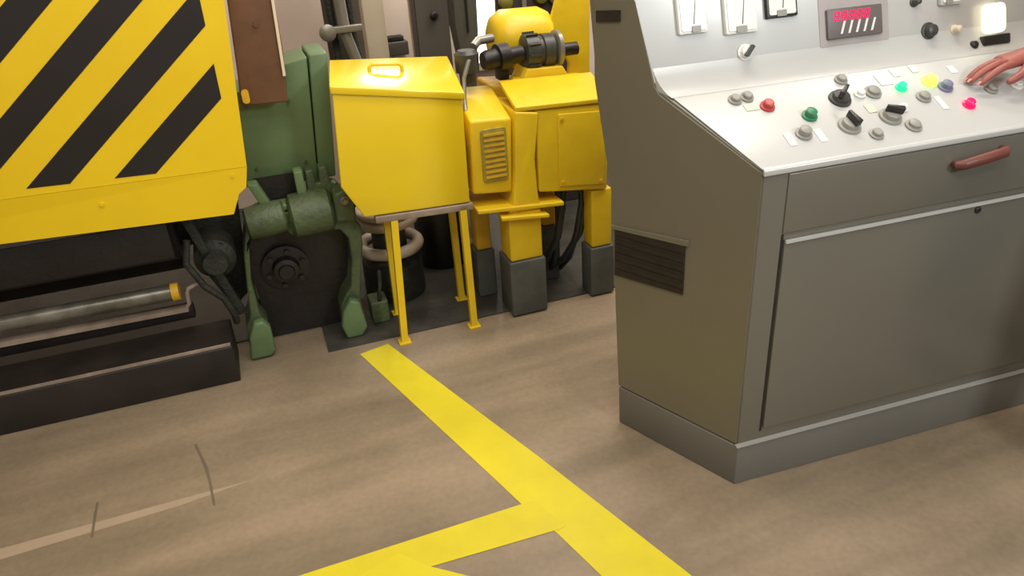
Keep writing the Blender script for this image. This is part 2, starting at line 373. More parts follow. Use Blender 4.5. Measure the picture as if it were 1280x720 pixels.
# ------------------------------------------------------------------ small table with yellow legs
t = T('small_table', MF, (.70, .0, 0), 'small steel stand with thin yellow legs carrying the yellow box', 'table')
t.part('table_top', MB().hexa([(.505, -.16, .492), (.852, -.16, .478), (.852, -.16, .502), (.505, -.16, .516),
                                (.52, .10, .492), (.87, .10, .478), (.87, .10, .502), (.52, .10, .516)]), PNK, bevel=.003)
for x0, x1, y in ((.568, .546, -.148), (.815, .818, -.148), (.578, .57, .08), (.83, .835, .08)):
    w = .012
    mb = MB().hexa([(x1-w, y-w, .0065), (x1+w, y-w, .0065), (x0+w, y-w, .49), (x0-w, y-w, .49), (x1-w, y+w, .0065), (x1+w, y+w, .0065), (x0+w, y+w, .49), (x0-w, y+w, .49)])
    l = t.part('leg', mb, YELD)
    t.part('foot_plate', MB().box(x1-.022, x1+.022, y-.022, y+.022, .0008, .0064), YELD).parent = l
# ------------------------------------------------------------------ yellow box with handle
t = T('yellow_guard_box', MF, (.64, .0, .5), 'plain glossy yellow sheet metal box with a handle on its lid', 'metal box')
F = [(.470, -.155, .520), (.843, -.155, .505), (.848, -.155, .875), (.430, -.155, .950), (.408, -.155, .640)]
B = [(.490, .10, .520), (.865, .10, .506), (.872, .10, .92), (.468, .10, .975), (.44, .10, .640)]
mb = MB(); a = [mb.bm.verts.new(p) for p in F]; b = [mb.bm.verts.new(p) for p in B]
mb.bm.faces.new(a); mb.bm.faces.new(b[::-1])
for i in range(5): mb.bm.faces.new((a[i], b[i], b[(i+1) % 5], a[(i+1) % 5]))
t.part('box_body', mb, YELB, bevel=.006)
mb = MB().hexa([(.424, -.163, .945), (.856, -.163, .868), (.856, -.163, .893), (.424, -.163, .972),
                (.462, .11, .978), (.880, .11, .926), (.880, .11, .964), (.466, .11, 1.000)])
lid = t.part('lid', mb, YELB, bevel=.005)
hz = .955
t.part('handle', MB().tube([(.575, -.03, hz+.005), (.575, -.034, hz+.030), (.585, -.035, hz+.040), (.672, -.035, hz+.032), (.683, -.034, hz+.022), (.683, -.03, hz-.005)], .0065), YELB, parent=lid, smooth=True)

# ------------------------------------------------------------------ yellow gearbox machine
t = T('yellow_gearbox_machine', MF, (1.12, .0, 0), 'large yellow gearbox drive standing on yellow legs with grey feet beside the console', 'gearbox')
t.part('left_cover', MB().hexa([(.864, -.13, .52), (1.012, -.13, .505), (1.026, -.13, .775), (.874, -.13, .785),
                                (.874, .12, .52), (1.022, .12, .505), (1.036, .12, .84), (.884, .12, .85)]), YELD, bevel=.010)
t.part('louvre_panel', MB().xz(rc(.905, .999, .56, .752, .012), -.139, -.131), mat('greyish_yellow_mesh', (172, 156, 62), .6, scale=40, c2=(140, 124, 48)), label='greyish yellow recessed panel', bevel=.003)
mb = MB()
for i in range(9): mb.box(.915, .99, -.143, -.1395, .575+.019*i, .583+.019*i)
t.part('louvres', mb, YELO)
t.part('bracket_rib', MB().xz([(1.032, .80), (1.120, .785), (1.098, .62), (1.103, .50), (1.112, .43), (.985, .43), (1.010, .47), (1.022, .60)], -.150, .10), YELD, bevel=.008)
t.part('front_box', MB().hexa([(1.112, -.14, .488), (1.385, -.14, .452), (1.392, -.14, .775), (1.112, -.14, .790),
                               (1.112, .12, .488), (1.385, .12, .452), (1.392, .12, .84), (1.112, .12, .865)]), YELD, bevel=.008)
t.part('front_cover_plate', MB().xz([(1.19, .50), (1.37, .478), (1.376, .755), (1.19, .768)], -.148, -.141), YELD, bevel=.003)
for p in ((1.205, .515), (1.355, .495), (1.205, .75), (1.36, .738)): t.part('cover_bolt', MB().cyl((p[0], -.148, p[1]), (p[0], -.155, p[1]), .006, n=6), YELO)
t.part('top_deck', MB().hexa([(1.036, -.145, .797), (1.398, -.145, .782), (1.398, -.145, .798), (1.036, -.145, .813),
                              (1.046, .05, .850), (1.41, .05, .835), (1.41, .05, .851), (1.046, .05, .866)]), YELD, bevel=.003)
t.part('shelf_plate', MB().hexa([(.868, -.16, .455), (1.20, -.16, .428), (1.20, -.16, .443), (.868, -.16, .470), (.868, .15, .455), (1.20, .15, .428), (1.20, .15, .443), (.868, .15, .470)]), YELD, bevel=.003)
def leg(x0, x1, y0, y1, zt, zs, m=YELD):
    l = t.part('leg', MB().box(x0, x1, y0, y1, zs, zt), m, bevel=.008)
    t.part('foot', MB().box(x0-.008, x1+.008, y0-.008, y1+.008, .0065, zs-.001), GFT, parent=l, label='grey painted foot', bevel=.006)
leg(.984, 1.112, -.15, -.03, .43, .235)
leg(1.325, 1.41, -.13, -.05, .452, .215)
leg(.915, .975, .06, .14, .455, .21, YELO)
leg(1.205, 1.26, .08, .14, .46, .25, YELO)
t.part('flange', MB().hexa([(.95, -.175, .418), (1.135, -.175, .398), (1.135, -.175, .412), (.95, -.175, .432), (.97, -.02, .418), (1.12, -.02, .398), (1.12, -.02, .412), (.97, -.02, .432)]), YELD, bevel=.003)
t.part('back_plate', MB().xz([(1.37, .70), (1.468, .70), (1.474, 1.14), (1.415, 1.15), (1.345, 1.12), (1.315, 1.03), (1.345, .94), (1.385, .86)], .19, .215), YELD, bevel=.003)
t.part('motor_dome', MB().lathe((1.09, .26, .97), (1.33, .26, .965), [(0, .06), (.05, .085), (.2, .108), (.8, .108), (.95, .09), (1, .06)]), YELD, smooth=True)
m_ = t.part('motor', MB().lathe((1.165, .12, .94), (1.285, .12, .935), [(0, .048), (.05, .062), (.45, .064), (.5, .054), (.6, .054), (.62, .062), (.95, .062), (1, .05)]), MOT, smooth=True)
for i in range(10):
    a = i*math.pi/5; fin = MB().prism([(1.175, .12+.060*math.cos(a), .94+.060*math.sin(a)), (1.175, .12+.070*math.cos(a), .94+.070*math.sin(a)), (1.175, .12+.070*math.cos(a+.12), .94+.070*math.sin(a+.12)), (1.175, .12+.060*math.cos(a+.12), .94+.060*math.sin(a+.12))], (.045, 0, 0)); t.part('cooling_fin', fin, MOT, parent=m_)
t.part('motor_disc', MB().lathe((1.292, .12, .94), (1.315, .12, .94), [(0, .06), (.2, .066), (.8, .066), (1, .05)]), PIP, label='pale grey disc at the end of the motor', smooth=True)
t.part('motor_shaft', MB().cyl((1.315, .12, .93), (1.385, .12, .93), .024), DRK, smooth=True)
t.part('motor_cradle', MB().xz([(1.11, .79), (1.36, .78), (1.30, .885), (1.16, .89)], .055, .18), YELD, bevel=.004)
c_ = t.part('coupling', MB().lathe((1.00, .08, .935), (1.155, .10, .94), [(0, .03), (.1, .036), (.35, .036), (.36, .05), (.62, .05), (.63, .03), (1, .03)]), DRK, smooth=True)
t.part('coupling_bracket', MB().box(1.055, 1.095, .07, .12, .86, .90), DRK, parent=c_, bevel=.004)
t.part('valve_body', MB().lathe((.935, .06, .87), (.935, .06, .985), [(0, .022), (.3, .024), (.35, .042), (.9, .044), (1, .03)]), MOT, smooth=True)
t.part('valve_pipe', MB().tube([(.955, .04, .96), (.93, .02, .955), (.905, .01, .90), (.895, -.01, .84), (.885, -.05, .80)], .008), PIP, smooth=True)
t.part('top_pipe', MB().tube([(.975, .10, .985), (1.0, .12, 1.0), (1.06, .14, 1.0)], .016), PIP, smooth=True)
for k, (x, b) in enumerate(((1.19, .03), (1.235, -.02), (1.275, .04), (1.30, .0))):
    t.part('hydraulic_hose', MB().tube([(x+.03, -.02, .47), (x+.02+b, -.05, .38), (x+b, -.04, .25), (x-.01, .02, .12), (x-.02-b, .10, .04)], .013), mat('dark_slate_hose_%d' % k, (50, 54, 52), .4), smooth=True)
t.part('gear_case', MB().hexa([(1.04, .125, .50), (1.38, .125, .48), (1.42, .125, .80), (1.04, .125, .83), (1.04, .32, .50), (1.38, .32, .48), (1.42, .32, .80), (1.04, .32, .83)]), YELO, bevel=.01)
t.part('sump', MB().box(1.14, 1.31, .16, .30, .0065, .30), DRK, bevel=.01)

# ------------------------------------------------------------------ background objects
t = T('pipe_cluster', MF, (.6, 1.0, 0), 'grey vertical pipes with a clamp in front of the pink wall above the green housing', 'pipes')
t.part('pipe', MB().tube([(.585, 1.0, .0065), (.60, 1.0, .5), (.60, 1.0, .82), (.60, 1.0, 1.0), (.575, 1.0, 1.8)], .018), DGR, smooth=True)
t.part('pipe', MB().tube([(.70, .96, .0065), (.69, .96, .6), (.675, .96, .83), (.645, .96, .95), (.640, .96, 1.1), (.635, .96, 1.8)], .026), PIP, smooth=True)
t.part('pipe', MB().tube([(.73, 1.02, .0065), (.72, 1.02, .6), (.69, 1.02, .95), (.685, 1.02, 1.8)], .014), DGR, smooth=True)
t.part('clamp', MB().box(.55, .72, .925, .95, .955, .985), PIP, bevel=.004)
t.part('valve_wheel', MB().lathe((.565, .93, .965), (.565, .90, .965), [(0, .03), (.3, .036), (.7, .036), (1, .02)]), PIP, smooth=True)
t.part('backing_plate', MB().box(.575, .74, 1.07, 1.09, .0065, 1.8), mat('olive_grey_plate', (92, 84, 70), .6))
solo('cream_duct', MF, MB().xz([(.775, .007), (.875, .007), (.86, 2.4), (.76, 2.4)], 1.18, 1.30), CRM, 'tall cream coloured vertical duct right of the grey pipes', 'duct', bevel=.005)
solo('cream_pipe', MF, MB().cyl((.985, 1.12, .0065), (.985, 1.12, 2.4), .013), CRM, 'thin cream vertical pipe at the left edge of the dark grey cabinet', 'pipe', smooth=True)
t = T('wall_box', MF, (.97, 1.56, .72), 'small dark box fixed to the pink wall above the yellow box', 'switch box')
t.part('box_body', MB().box(.911, 1.038, 1.52, 1.598, .72, .79), CAB, bevel=.006)
t.part('box_top', MB().box(.935, 1.02, 1.535, 1.598, .791, .815), DGR, bevel=.004)
t = T('grey_cabinet', MF, (1.04, 1.0, 0), 'dark grey electrical cabinet behind the yellow box, left of the charcoal post', 'cabinet')
t.part('cabinet_body', MB().box(.955, 1.12, .95, 1.01, .0065, 1.5), CAB, bevel=.005)
t.part('cabinet_door', MB().box(.965, 1.11, .936, .949, .1, 1.46), CAB, bevel=.003)
t.part('knob', MB().lathe((1.045, .936, .985), (1.045, .915, .985), [(0, .014), (.3, .018), (.8, .018), (1, .012)]), DRK, smooth=True)
t = T('charcoal_post', MF, (1.12, .66, 0), 'charcoal steel post tapering downwards behind the yellow box, beside the bright window', 'post')
t.part('post_body', MB().xz([(1.095, .0065), (1.135, .0065), (1.132, .75), (1.155, .95), (1.165, 1.38), (1.06, 1.38), (1.055, .98), (1.08, .80)], .62, .72), PST, bevel=.006)
t.part('door_edge', MB().box(1.105, 1.112, .608, .619, .95, 1.35), DRK)
t = T('dark_control_rack', MF, (1.6, .9, 0), 'dark rack with greenish fittings behind the top of the yellow gearbox', 'rack')
t.part('rack_body', MB().box(1.325, 1.74, .86, .90, .0065, 1.9), mat('dark_purplish_steel', (62, 54, 52), .6, scale=5), bevel=.005)
for x, z in ((1.36, 1.02), (1.53, 1.03), (1.60, 1.02)):
    t.part('greenish_fitting', MB().lathe((x, .86, z), (x, .82, z), [(0, .03), (.4, .034), (.8, .03), (1, .015)]), mat('olive_plastic', (122, 116, 44), .5), smooth=True)
t.part('rail', MB().box(1.44, 1.46, .845, .859, .9, 1.9), PIP)

# ------------------------------------------------------------------ operator console
t = T('control_console', KF, (.9, .3, 0), 'grey steel operator console with sloping control deck and upright instrument panel', 'control console')
sx, sy = -.4363, .8998         # direction of the splayed side
def sp(s, z): return (sx*s, sy*s, z)
LX = 2.3
def cprism(pts, x0, x1): return MB().prism([(sx*s+x0, sy*s, z) for s, z in pts], (x1-x0, 0, 0))
body = [(0, .132), (.0, .900), (.020, .905), (.294, 1.035), (.31, 1.05), (.50, 1.62), (.56, 1.62), (.497, 1.04), (.440, .746), (.412, .132)]
t.part('console_body', cprism(body, 0, LX), [CON], bevel=.003)
t.part('side_panel', MB().prism([(sx*s-.0045, sy*s-.002, z) for s, z in [(.004, .135), (.004, .893), (.294, 1.028), (.308, 1.045), (.37, 1.235), (.496, 1.235), (.497, 1.04), (.440, .746), (.410, .135)]], (.004, .002, 0)), CONS, label='darker olive grey side panel')
t.part('plinth', cprism([(-.008, .0005), (-.008, .130), (.405, .130), (.402, .0005)], -.008, LX+.005), PLI, bevel=.003)
t.part('plinth_lip', MB().prism([(.0-.010, -.012, .1305), (-.010, .0, .1305), (-.010, -.0005, .136)], (LX, 0, 0)), GRYP, label='pale lip along the top of the plinth')
# deck faceplate follows the slope
du = Vector((sx*.274, sy*.274, .13)); nrm = Vector((1, 0, 0)).cross(du).normalized()
if nrm.z < 0: nrm = -nrm
P0 = Vector((sx*.020, sy*.020, .906))
def DK(x, y, off=0):        # point on the deck for console coordinates x, y
    k = (y-P0.y)/du.y
    return Vector((x, y, P0.z+k*du.z)) + nrm*off
dk = t.part('control_deck', MB().prism([DK(-.002, .001), DK(LX, .001), DK(LX, .262), DK(-.120, .262)], nrm*.004), PAN, bevel=.0015)
# front lip of the deck
t.part('deck_lip', MB().prism([(-.006, -.006, .888), (-.006, -.006, .901), (-.004, .003, .9068), (-.004, .003, .888)], (LX, 0, 0)), PAN, bevel=.002)
# upright panel
pu = Vector((sx*.19, sy*.19, .57)); pn = Vector((1, 0, 0)).cross(pu).normalized()
if pn.y > 0: pn = -pn
Q0 = Vector((sx*.312, sy*.312, 1.053))
def PN(x, z, off=0):
    k = (z-Q0.z)/pu.z
    return Vector((x, Q0.y+k*pu.y, z)) + pn*off
ip = t.part('instrument_panel', MB().prism([PN(-.137, 1.052), PN(LX, 1.052), PN(LX, 1.60), PN(-.225, 1.60)], pn*.004), PAN, bevel=.0015)
# cove between deck and panel
cv = []
for i in range(7):
    u_ = i/6; p = (1-u_)**2*DK(0, .235, .0046)+2*u_*(1-u_)*Vector((0, .270, 1.043))+u_**2*PN(0, 1.085, .0046); cv.append((p.y, p.z))
poly = [(y*sx/sy, y, z) for y, z in cv]+[(.272*sx/sy, .272, 1.035)]
t.part('cove', MB().prism(poly, (LX, 0, 0)), PAN, smooth=True)
# front: corner stile gap, apron, door
t.part('apron_panel', MB().box(.062, 1.10, -.004, -.0005, .738, .884), CON, bevel=.0015)
d = t.part('front_door', MB().box(.068, 1.10, -.007, -.0005, .172, .722), CON, bevel=.002)
t.part('door_top_lip', MB().box(.068, 1.10, -.012, -.0072, .714, .722), PAN, parent=d)
t.part('door_lock', MB().lathe((.625, -.0072, .702), (.625, -.013, .702), [(0, .009), (.5, .009), (1, .006)]), KNB, parent=d, smooth=True)
t.part('apron_panel', MB().box(1.106, 2.28, -.004, -.0005, .738, .884), CON, bevel=.0015)
t.part('front_door', MB().box(1.106, 2.28, -.007, -.0005, .172, .722), CON, bevel=.002)
t.part('door_gap', MB().box(.0605, .0665, -.0012, -.0002, .16, .735), SLOT)
# red brown bar added in place of the hand's reflection under the deck edge
t.part('hand_reflection_bar', MB().tube([(.520, -.004, .838), (.518, -.018, .839), (.528, -.026, .841), (.590, -.028, .848), (.645, -.028, .855), (.656, -.020, .857), (.656, -.004, .857)], [.008, .011, .013, .014, .013, .011, .008]), REFL, label='dark red bar standing in for the hand reflection under the deck edge', smooth=True)
# side vent and slot
def side(s0, s1, z0, z1, z2, z3, off, th):
    n = Vector((-sy, sx*1.0, 0)); n = n.normalized()
    return MB().prism([Vector(sp(s, z))+n*off for s, z in ((s0, z0), (s1, z1), (s1, z2), (s0, z3))], n*th)
v = t.part('side_vent', side(.195, .425, .522, .505, .648, .672, .006, .003), SLOT)
t.part('vent_frame', side(.185, .435, .664, .644, .654, .678, .0055, .006), CONS, parent=v)
mb = MB()
for i in range(5):
    z = .53+.025*i
    b = side(.20, .42, z, z-.01, z-.004, z+.006, .0095, .002).bm
    me = bpy.data.meshes.new('x'); b.to_mesh(me); mb.bm.from_mesh(me); b.free()
t.part('vent_slats', mb, DBR, parent=v)
t.part('side_slot', side(.412, .488, 1.188, 1.182, 1.208, 1.214, .006, .003), SLOT)

# controls on the deck
def deckcyl(x, y, prof, n=24):
    a = DK(x, y, .0045); return MB().lathe(a, a+nrm*1.0, prof, n)
def button(x, y, m, name, label, r=.0115, h=.014):
    k = t.part(name, deckcyl(x, y, [(0, r*1.45), (.004, r*1.45), (.005, r*1.1), (.0052, r), (h-.002, r), (h, r*.8)]), [m], parent=dk, label=label, smooth=True)
    return k
def plate(x, y, m=WHT, w=.017, hh=.007):
    t.part('legend_plate', MB().prism([DK(x-w, y-hh, .0045), DK(x+w, y-hh, .0045), DK(x+w, y+hh, .0045), DK(x-w, y+hh, .0045)], nrm*.0015), m, parent=dk)
button(.036, .202, GRYP, 'push_button', 'small grey push button')
button(.070, .205, GRYP, 'push_button', 'small grey push button')
plate(.066, .176, CRMP, .018, .010)
button(.105, .170, REDP, 'push_button', 'red push button', .0125, .018)
button(.192, .125, GRNP, 'push_button', 'green push button', .013, .02)
plate(.105, .070, WHT, .009, .018); plate(.185, .068, WHT, .009, .018)
button(.146, .078, GRYP, 'push_button', 'grey push button', .014, .02)
for i, (x, y, r) in enumerate(((.300, .160, .021), (.272, .080, .021), (.392, .087, .021))):
    kb = t.part('rotary_switch', deckcyl(x, y, [(0, r*1.35), (.005, r*1.3), (.006, r), (.016, r*.95), (.018, r*.7)]), GRYP if i else MOT, parent=dk, smooth=True, label='black handled rotary switch')
    a = DK(x, y, .022); ux = Vector((math.cos(.7+i), math.sin(.7+i)*.9, math.sin(.7+i)*.42)).normalized(); vx = nrm.cross(ux)
    kk = t.part('switch_grip', MB().prism([a+ux*r*1.0+vx*.004, a-ux*r*1.0+vx*.007, a-ux*r*1.0-vx*.007, a+ux*r*1.0-vx*.004], nrm*.018), KNB, bevel=.002)
    kk.parent = dk
button(.341, .216, GRYP, 'push_button', 'grey push button')
button(.398, .165, GRYP, 'push_button', 'grey push button', .015)
button(.322, .045, GRYP, 'push_button', 'grey push button', .012)
button(.432, .052, GRYP, 'push_button', 'grey push button', .014)
plate(.360, .120, CRMP, .012, .012)
plate(.455, .200, WHT, .018, .018)
button(.482, .166, GGRN, 'indicator_lamp', 'lit green indicator lamp', .010, .016)
button(.572, .172, GLIM, 'indicator_lamp', 'lit yellow-green indicator lamp', .014, .018)
button(.520, .128, GRYP, 'push_button', 'grey push button', .013)
plate(.555, .105, WHT, .008, .020)
button(.602, .148, BLUP, 'push_button', 'slate blue push button', .013, .018)
button(.622, .086, GRED, 'indicator_lamp', 'lit red indicator lamp', .011, .017)
plate(.50, .215, WHT, .010, .012); plate(.56, .220, WHT, .010, .012); plate(.665, .20, WHT, .010, .012)
button(.36, .165, WHT, 'push_button', 'white push button', .010); button(.44, .105, WHT, 'push_button', 'white push button', .009)
button(.72, .12, GRYP, 'push_button', 'grey push button'); button(.80, .12, WHT, 'push_button', 'white push button'); button(.88, .12, REDP, 'push_button', 'red push button')

# instruments on the upright panel
def pbox(x0, x1, z0, z1, o0, th, r=.004):
    return MB().prism([PN(x, z, o0) for x, z in rc(x0, x1, z0, z1, r, 3)], pn*th)
def meter(x0, x1, z0, z1, rim, dark=(.35, .65), face=WHT, lbl=None):
    f = t.part('panel_meter', pbox(x0, x1, z0, z1, .0045, .012), rim, parent=ip, bevel=.002, label=lbl)
    g_ = t.part('meter_face', pbox(x0+.006, x1-.006, z0+.006, z1-.006, .0166, .002), face); g_.parent = ip
    w = x1-x0
    g2 = t.part('meter_cover', pbox(x0+w*dark[0], x0+w*dark[1], z0+.002, z0+.016, .0188, .003, .002), GRYP); g2.parent = ip
    g3 = t.part('pointer', MB().prism([PN(x0+w*.5-.001, z0+.02, .0187), PN(x0+w*.5+.001, z0+.02, .0187), PN(x0+w*.62, z1-.012, .0187), PN(x0+w*.61, z1-.012, .0187)], pn*.001), KNB); g3.parent = ip
meter(-.066, .010, 1.150, 1.235, WHT, (.42, .72))
meter(.058, .145, 1.138, 1.235, WHT, (.3, .62))
meter(.172, .258, 1.163, 1.26, KNB, (.3, .6), lbl='panel meter with a black frame')
ps = lambda x, z, prof: MB().lathe(PN(x, z, .0045), PN(x, z, .0045)+pn, prof, 24)
k1 = t.part('key_switch', ps(.110, 1.095, [(0, .020), (.004, .020), (.005, .014), (.014, .014), (.016, .010)]), WHT, parent=ip, smooth=True)
k2 = t.part('key', MB().prism([PN(.098, 1.088, .02), (PN(.105, 1.083, .02)), PN(.124, 1.104, .02), PN(.118, 1.109, .02)], pn*.012), KNB); k2.parent = k1 if False else ip
plate2 = t.part('name_plate', pbox(.098, .132, 1.052, 1.066, .0045, .002), WHT, parent=ip)
# counter display
cd = t.part('counter_display', pbox(.343, .505, 1.098, 1.168, .0045, .010), mat('display_bezel', (108, 100, 98), .4), parent=ip, label='counter display with red digits over white strokes', bevel=.002)
seg = MB()
SEGS = {'0': 'abcdef', '8': 'abcdefg', '5': 'acdfg', '3': 'abcdg', '6': 'acdefg'}
def digit(x, z, w, h, segs):
    o = .0148; sh = .25; tt = .0015
    def q(xa, za, xb, zb):
        a = PN(xa+sh*(za-z), za, o); b_ = PN(xb+sh*(zb-z), zb, o); dd = (b_-a).normalized(); nn = pn.cross(dd)*tt
        seg.prism([a+nn, a-nn, b_-nn, b_+nn], pn*.001)
    S_ = {'a': (x, z+h, x+w, z+h), 'b': (x+w, z+h/2, x+w, z+h), 'c': (x+w, z, x+w, z+h/2), 'd': (x, z, x+w, z), 'e': (x, z, x, z+h/2), 'f': (x, z+h/2, x, z+h), 'g': (x, z+h/2, x+w, z+h/2)}
    for s_ in segs: q(*S_[s_])
for i in range(5): digit(.362+.022*i, 1.140, .012, .019, 'abcdefg')
dg = t.part('red_digits', seg, GRED); dg.parent = cd
for i in range(5):
    x = .378+.0225*i
    s_ = t.part('white_stroke', MB().prism([PN(x, 1.108, .0148), PN(x+.006, 1.108, .0148), PN(x+.017, 1.137, .0148), PN(x+.011, 1.137, .0148)], pn*.001), WHT); s_.parent = cd
t.part('display_shade', pbox(.325, .53, 1.082, 1.200, .0043, .0015), mat('greyish_mauve_plate', (176, 168, 166), .5), parent=ip, label='greyer plate behind the display')
# pilot parts on the right
def knob(x, z, r, m, name, label=None): return t.part(name, ps(x, z, [(0, r*1.4), (.004, r*1.35), (.005, r), (.02, r*.9), (.022, r*.6)]), m, parent=ip, smooth=True, label=label)
knob(.653, 1.089, .016, MOT, 'selector_knob', 'dark round selector knob')
knob(.611, 1.162, .009, MOT, 'selector_knob', 'small dark selector knob')
knob(.785, 1.040, .011, KNB, 'selector_knob', 'small black selector knob')
knob(.735, 1.085, .009, CRMP, 'push_button', 'pale yellow push button')
meter(.685, .752, 1.145, 1.215, PAN, (.2, .5))
f = t.part('glowing_meter', pbox(.822, .878, 1.062, 1.135, .0045, .03, .014), GWRM, parent=ip, bevel=.006, label='large white meter with a warm glow added')  # white meter; its brightness is put in as emission
t.part('meter_base', pbox(.812, .900, 1.034, 1.058, .0045, .02), KNB, parent=ip, bevel=.002)
meter(.800, .870, 1.19, 1.25, KNB)
for x in (1.0, 1.15, 1.3): meter(x, x+.09, 1.12, 1.22, WHT)

# ------------------------------------------------------------------ operator
def skin_obj(name, verts, edges, radii, m, parent, sub=2, root=0):
    me = bpy.data.meshes.new(name); me.from_pydata([tuple(v) for v in verts], edges, []); me.update()
    o = bpy.data.objects.new(name, me); col.objects.link(o)
    sk = o.modifiers.new('s', 'SKIN'); sk.use_smooth_shade = True
    bpy.context.view_layer.objects.active = o
    if not me.skin_vertices:
        with bpy.context.temp_override(object=o, active_object=o): bpy.ops.mesh.customdata_skin_add()
    for i, r in enumerate(radii):
        rr = r if isinstance(r, tuple) else (r, r)
        me.skin_vertices[0].data[i].radius = rr; me.skin_vertices[0].data[i].use_root = (i == root)
    s = o.modifiers.new('u', 'SUBSURF'); s.levels = sub; s.render_levels = sub
    me.materials.append(m)
    if parent: o.parent = parent
    return o
px, py = 1.10, -.46
# the body is one continuous skinned figure; x to the right along the console, y towards it
bv = [(px, py, .95), (px-.01, py+.02, 1.10), (px-.03, py+.05, 1.28), (px-.04, py+.07, 1.42), (px-.05, py+.085, 1.50), (px-.055, py+.105, 1.60)]
br = [.135, (.125, .10), (.145, .10), (.11, .085), .06, .058]
be = [(0,1),(1,2),(2,3),(3,4),(4,5)]
def chain(start, pts, rs):
    prev = start
    for p, r in zip(pts, rs):
        bv.append(p); br.append(r); be.append((prev, len(bv)-1)); prev = len(bv)-1
    return prev
# left arm reaches over the deck (wrist just right of the lamp), right arm hangs
W = Vector((.842, .130, 1.034))
wl = chain(3, [(px-.20, py+.10, 1.40), (px-.17, py+.36, 1.18), (px-.135, py+.53, 1.095), tuple(W)], [.058, .046, .038, (.026, .030)])
# palm vertices
def VW(x, y, z): return (W.x+x, W.y+y, W.z+z)
pm = chain(wl, [VW(-.035, .006, -.004), VW(-.07, .010, -.010), VW(-.092, .012, -.013)], [(.030, .020), (.036, .018), (.034, .015)])
wr = chain(3, [(px+.15, py+.05, 1.40), (px+.22, py+.06, 1.13), (px+.22, py+.20, .93), (px+.20, py+.26, .87)], [.058, .045, .034, .034])
chain(0, [(px-.10, py+.0, .88), (px-.14, py+.06, .50), (px-.19, py+.03, .09), (px-.24, py+.14, .045), (px-.275, py+.20, .035)], [.10, .068, .045, .042, .032])
chain(0, [(px+.10, py+.0, .88), (px+.13, py+.03, .50), (px+.14, py-.02, .09), (px+.15, py+.08, .045), (px+.16, py+.16, .035)], [.10, .068, .045, .042, .032])
p_ = T('person', KF, (px, py, 0), 'person reaching over the console deck with a bare reddish-brown hand', 'person')
body_o = skin_obj('body', [Vector(v)-p_.b for v in bv], be, br, SKIN, p_.o)
# fingers: own chains rooted in the palm
hand = []
FING = [  # root offset from wrist, then joints
    [(-.075, -.018, -.010), (-.105, -.022, -.012), (-.135, -.024, -.022), (-.158, -.024, -.036), (-.172, -.022, -.050)],   # index (near side)
    [(-.075, -.002, -.008), (-.108, -.003, -.008), (-.142, -.003, -.018), (-.168, -.003, -.032), (-.184, -.002, -.046)],
    [(-.075, .014, -.009), (-.106, .016, -.010), (-.137, .018, -.020), (-.160, .019, -.035), (-.174, .019, -.049)],
    [(-.070, .029, -.013), (-.096, .033, -.017), (-.119, .037, -.027), (-.137, .038, -.040), (-.147, .038, -.051)]]
for i, ch in enumerate(FING):
    rr = [.0105, .0100, .0092, .0086, .0066] if i < 3 else [.0092, .0086, .0080, .0072, .0058]
    f_ = skin_obj('finger', [Vector(VW(*c))-p_.b for c in ch], [(k, k+1) for k in range(4)], rr, SKIN, body_o)
th = [(-.022, -.014, -.012), (-.048, -.036, -.020), (-.076, -.048, -.030), (-.102, -.050, -.040), (-.118, -.048, -.046)]
skin_obj('thumb', [Vector(VW(*c))-p_.b for c in th], [(k, k+1) for k in range(4)], [.015, .0135, .0115, .010, .0075], SKIN, body_o)
# knuckle/nail details
for i, ch in enumerate(FING):
    e = Vector(VW(*ch[4])); d_ = (Vector(VW(*ch[4]))-Vector(VW(*ch[3]))).normalized(); n_ = Vector((0, 1, 0)).cross(d_); n_ = n_ if n_.z > 0 else -n_
    c_ = e-d_*.002+n_*.0060
    s_ = Vector((0, .0042, 0))
    p_.part('fingernail', MB().prism([c_-d_*.005+s_, c_+d_*.006+s_*.8, c_+d_*.006-s_*.8, c_-d_*.005-s_], n_*.0009), NAIL, parent=body_o)
# right hand resting at the hip side of the deck
rb = Vector((px+.20, py+.26, .87))
for i in range(4):
    o_ = (i-1.5)*.018
    skin_obj('finger', [rb+Vector(c)-p_.b for c in ((o_, .01, -.01), (o_*1.1, .05, -.02), (o_*1.15, .075, -.045), (o_*1.1, .08, -.07))], [(0,1),(1,2),(2,3)], [.012, .010, .009, .007], SKIN, body_o)
skin_obj('thumb', [rb+Vector(c)-p_.b for c in ((-.02, .0, -.01), (-.045, .02, -.02), (-.055, .045, -.035), (-.052, .06, -.05))], [(0,1),(1,2),(2,3)], [.014, .012, .010, .008], SKIN, body_o)
# head
hc = Vector((px-.06, py+.135, 1.665))
bmh = bmesh.new(); bmesh.ops.create_icosphere(bmh, subdivisions=4, radius=1)
for v_ in bmh.verts:
    c = v_.co; x, y, z = c
    j = max(0, -z)
    w_ = 1-.28*j
    y2 = y*(1-.12*j) + (.10*j if y > 0 else 0)
    nose = .22*math.exp(-((x/.16)**2+((z+.12)/.16)**2)) if y > 0 else 0
    brow = .05*math.exp(-((z-.12)/.08)**2) if y > .5 else 0
    eye = -.09*(math.exp(-(((x-.36)/.15)**2+((z-.0)/.10)**2))+math.exp(-(((x+.36)/.15)**2+((z-.0)/.10)**2))) if y > 0 else 0
    mouth = .05*math.exp(-((x/.3)**2+((z+.42)/.06)**2)) if y > 0 else 0
    v_.co = (x*w_*.077, (y2+nose+brow+eye+mouth)*.095, z*.115)
mh = MB(); mh.bm.free(); mh.bm = bmh
for v_ in bmh.verts: v_.co += hc
p_.part('head', mh, SKIN, parent=body_o, smooth=True)
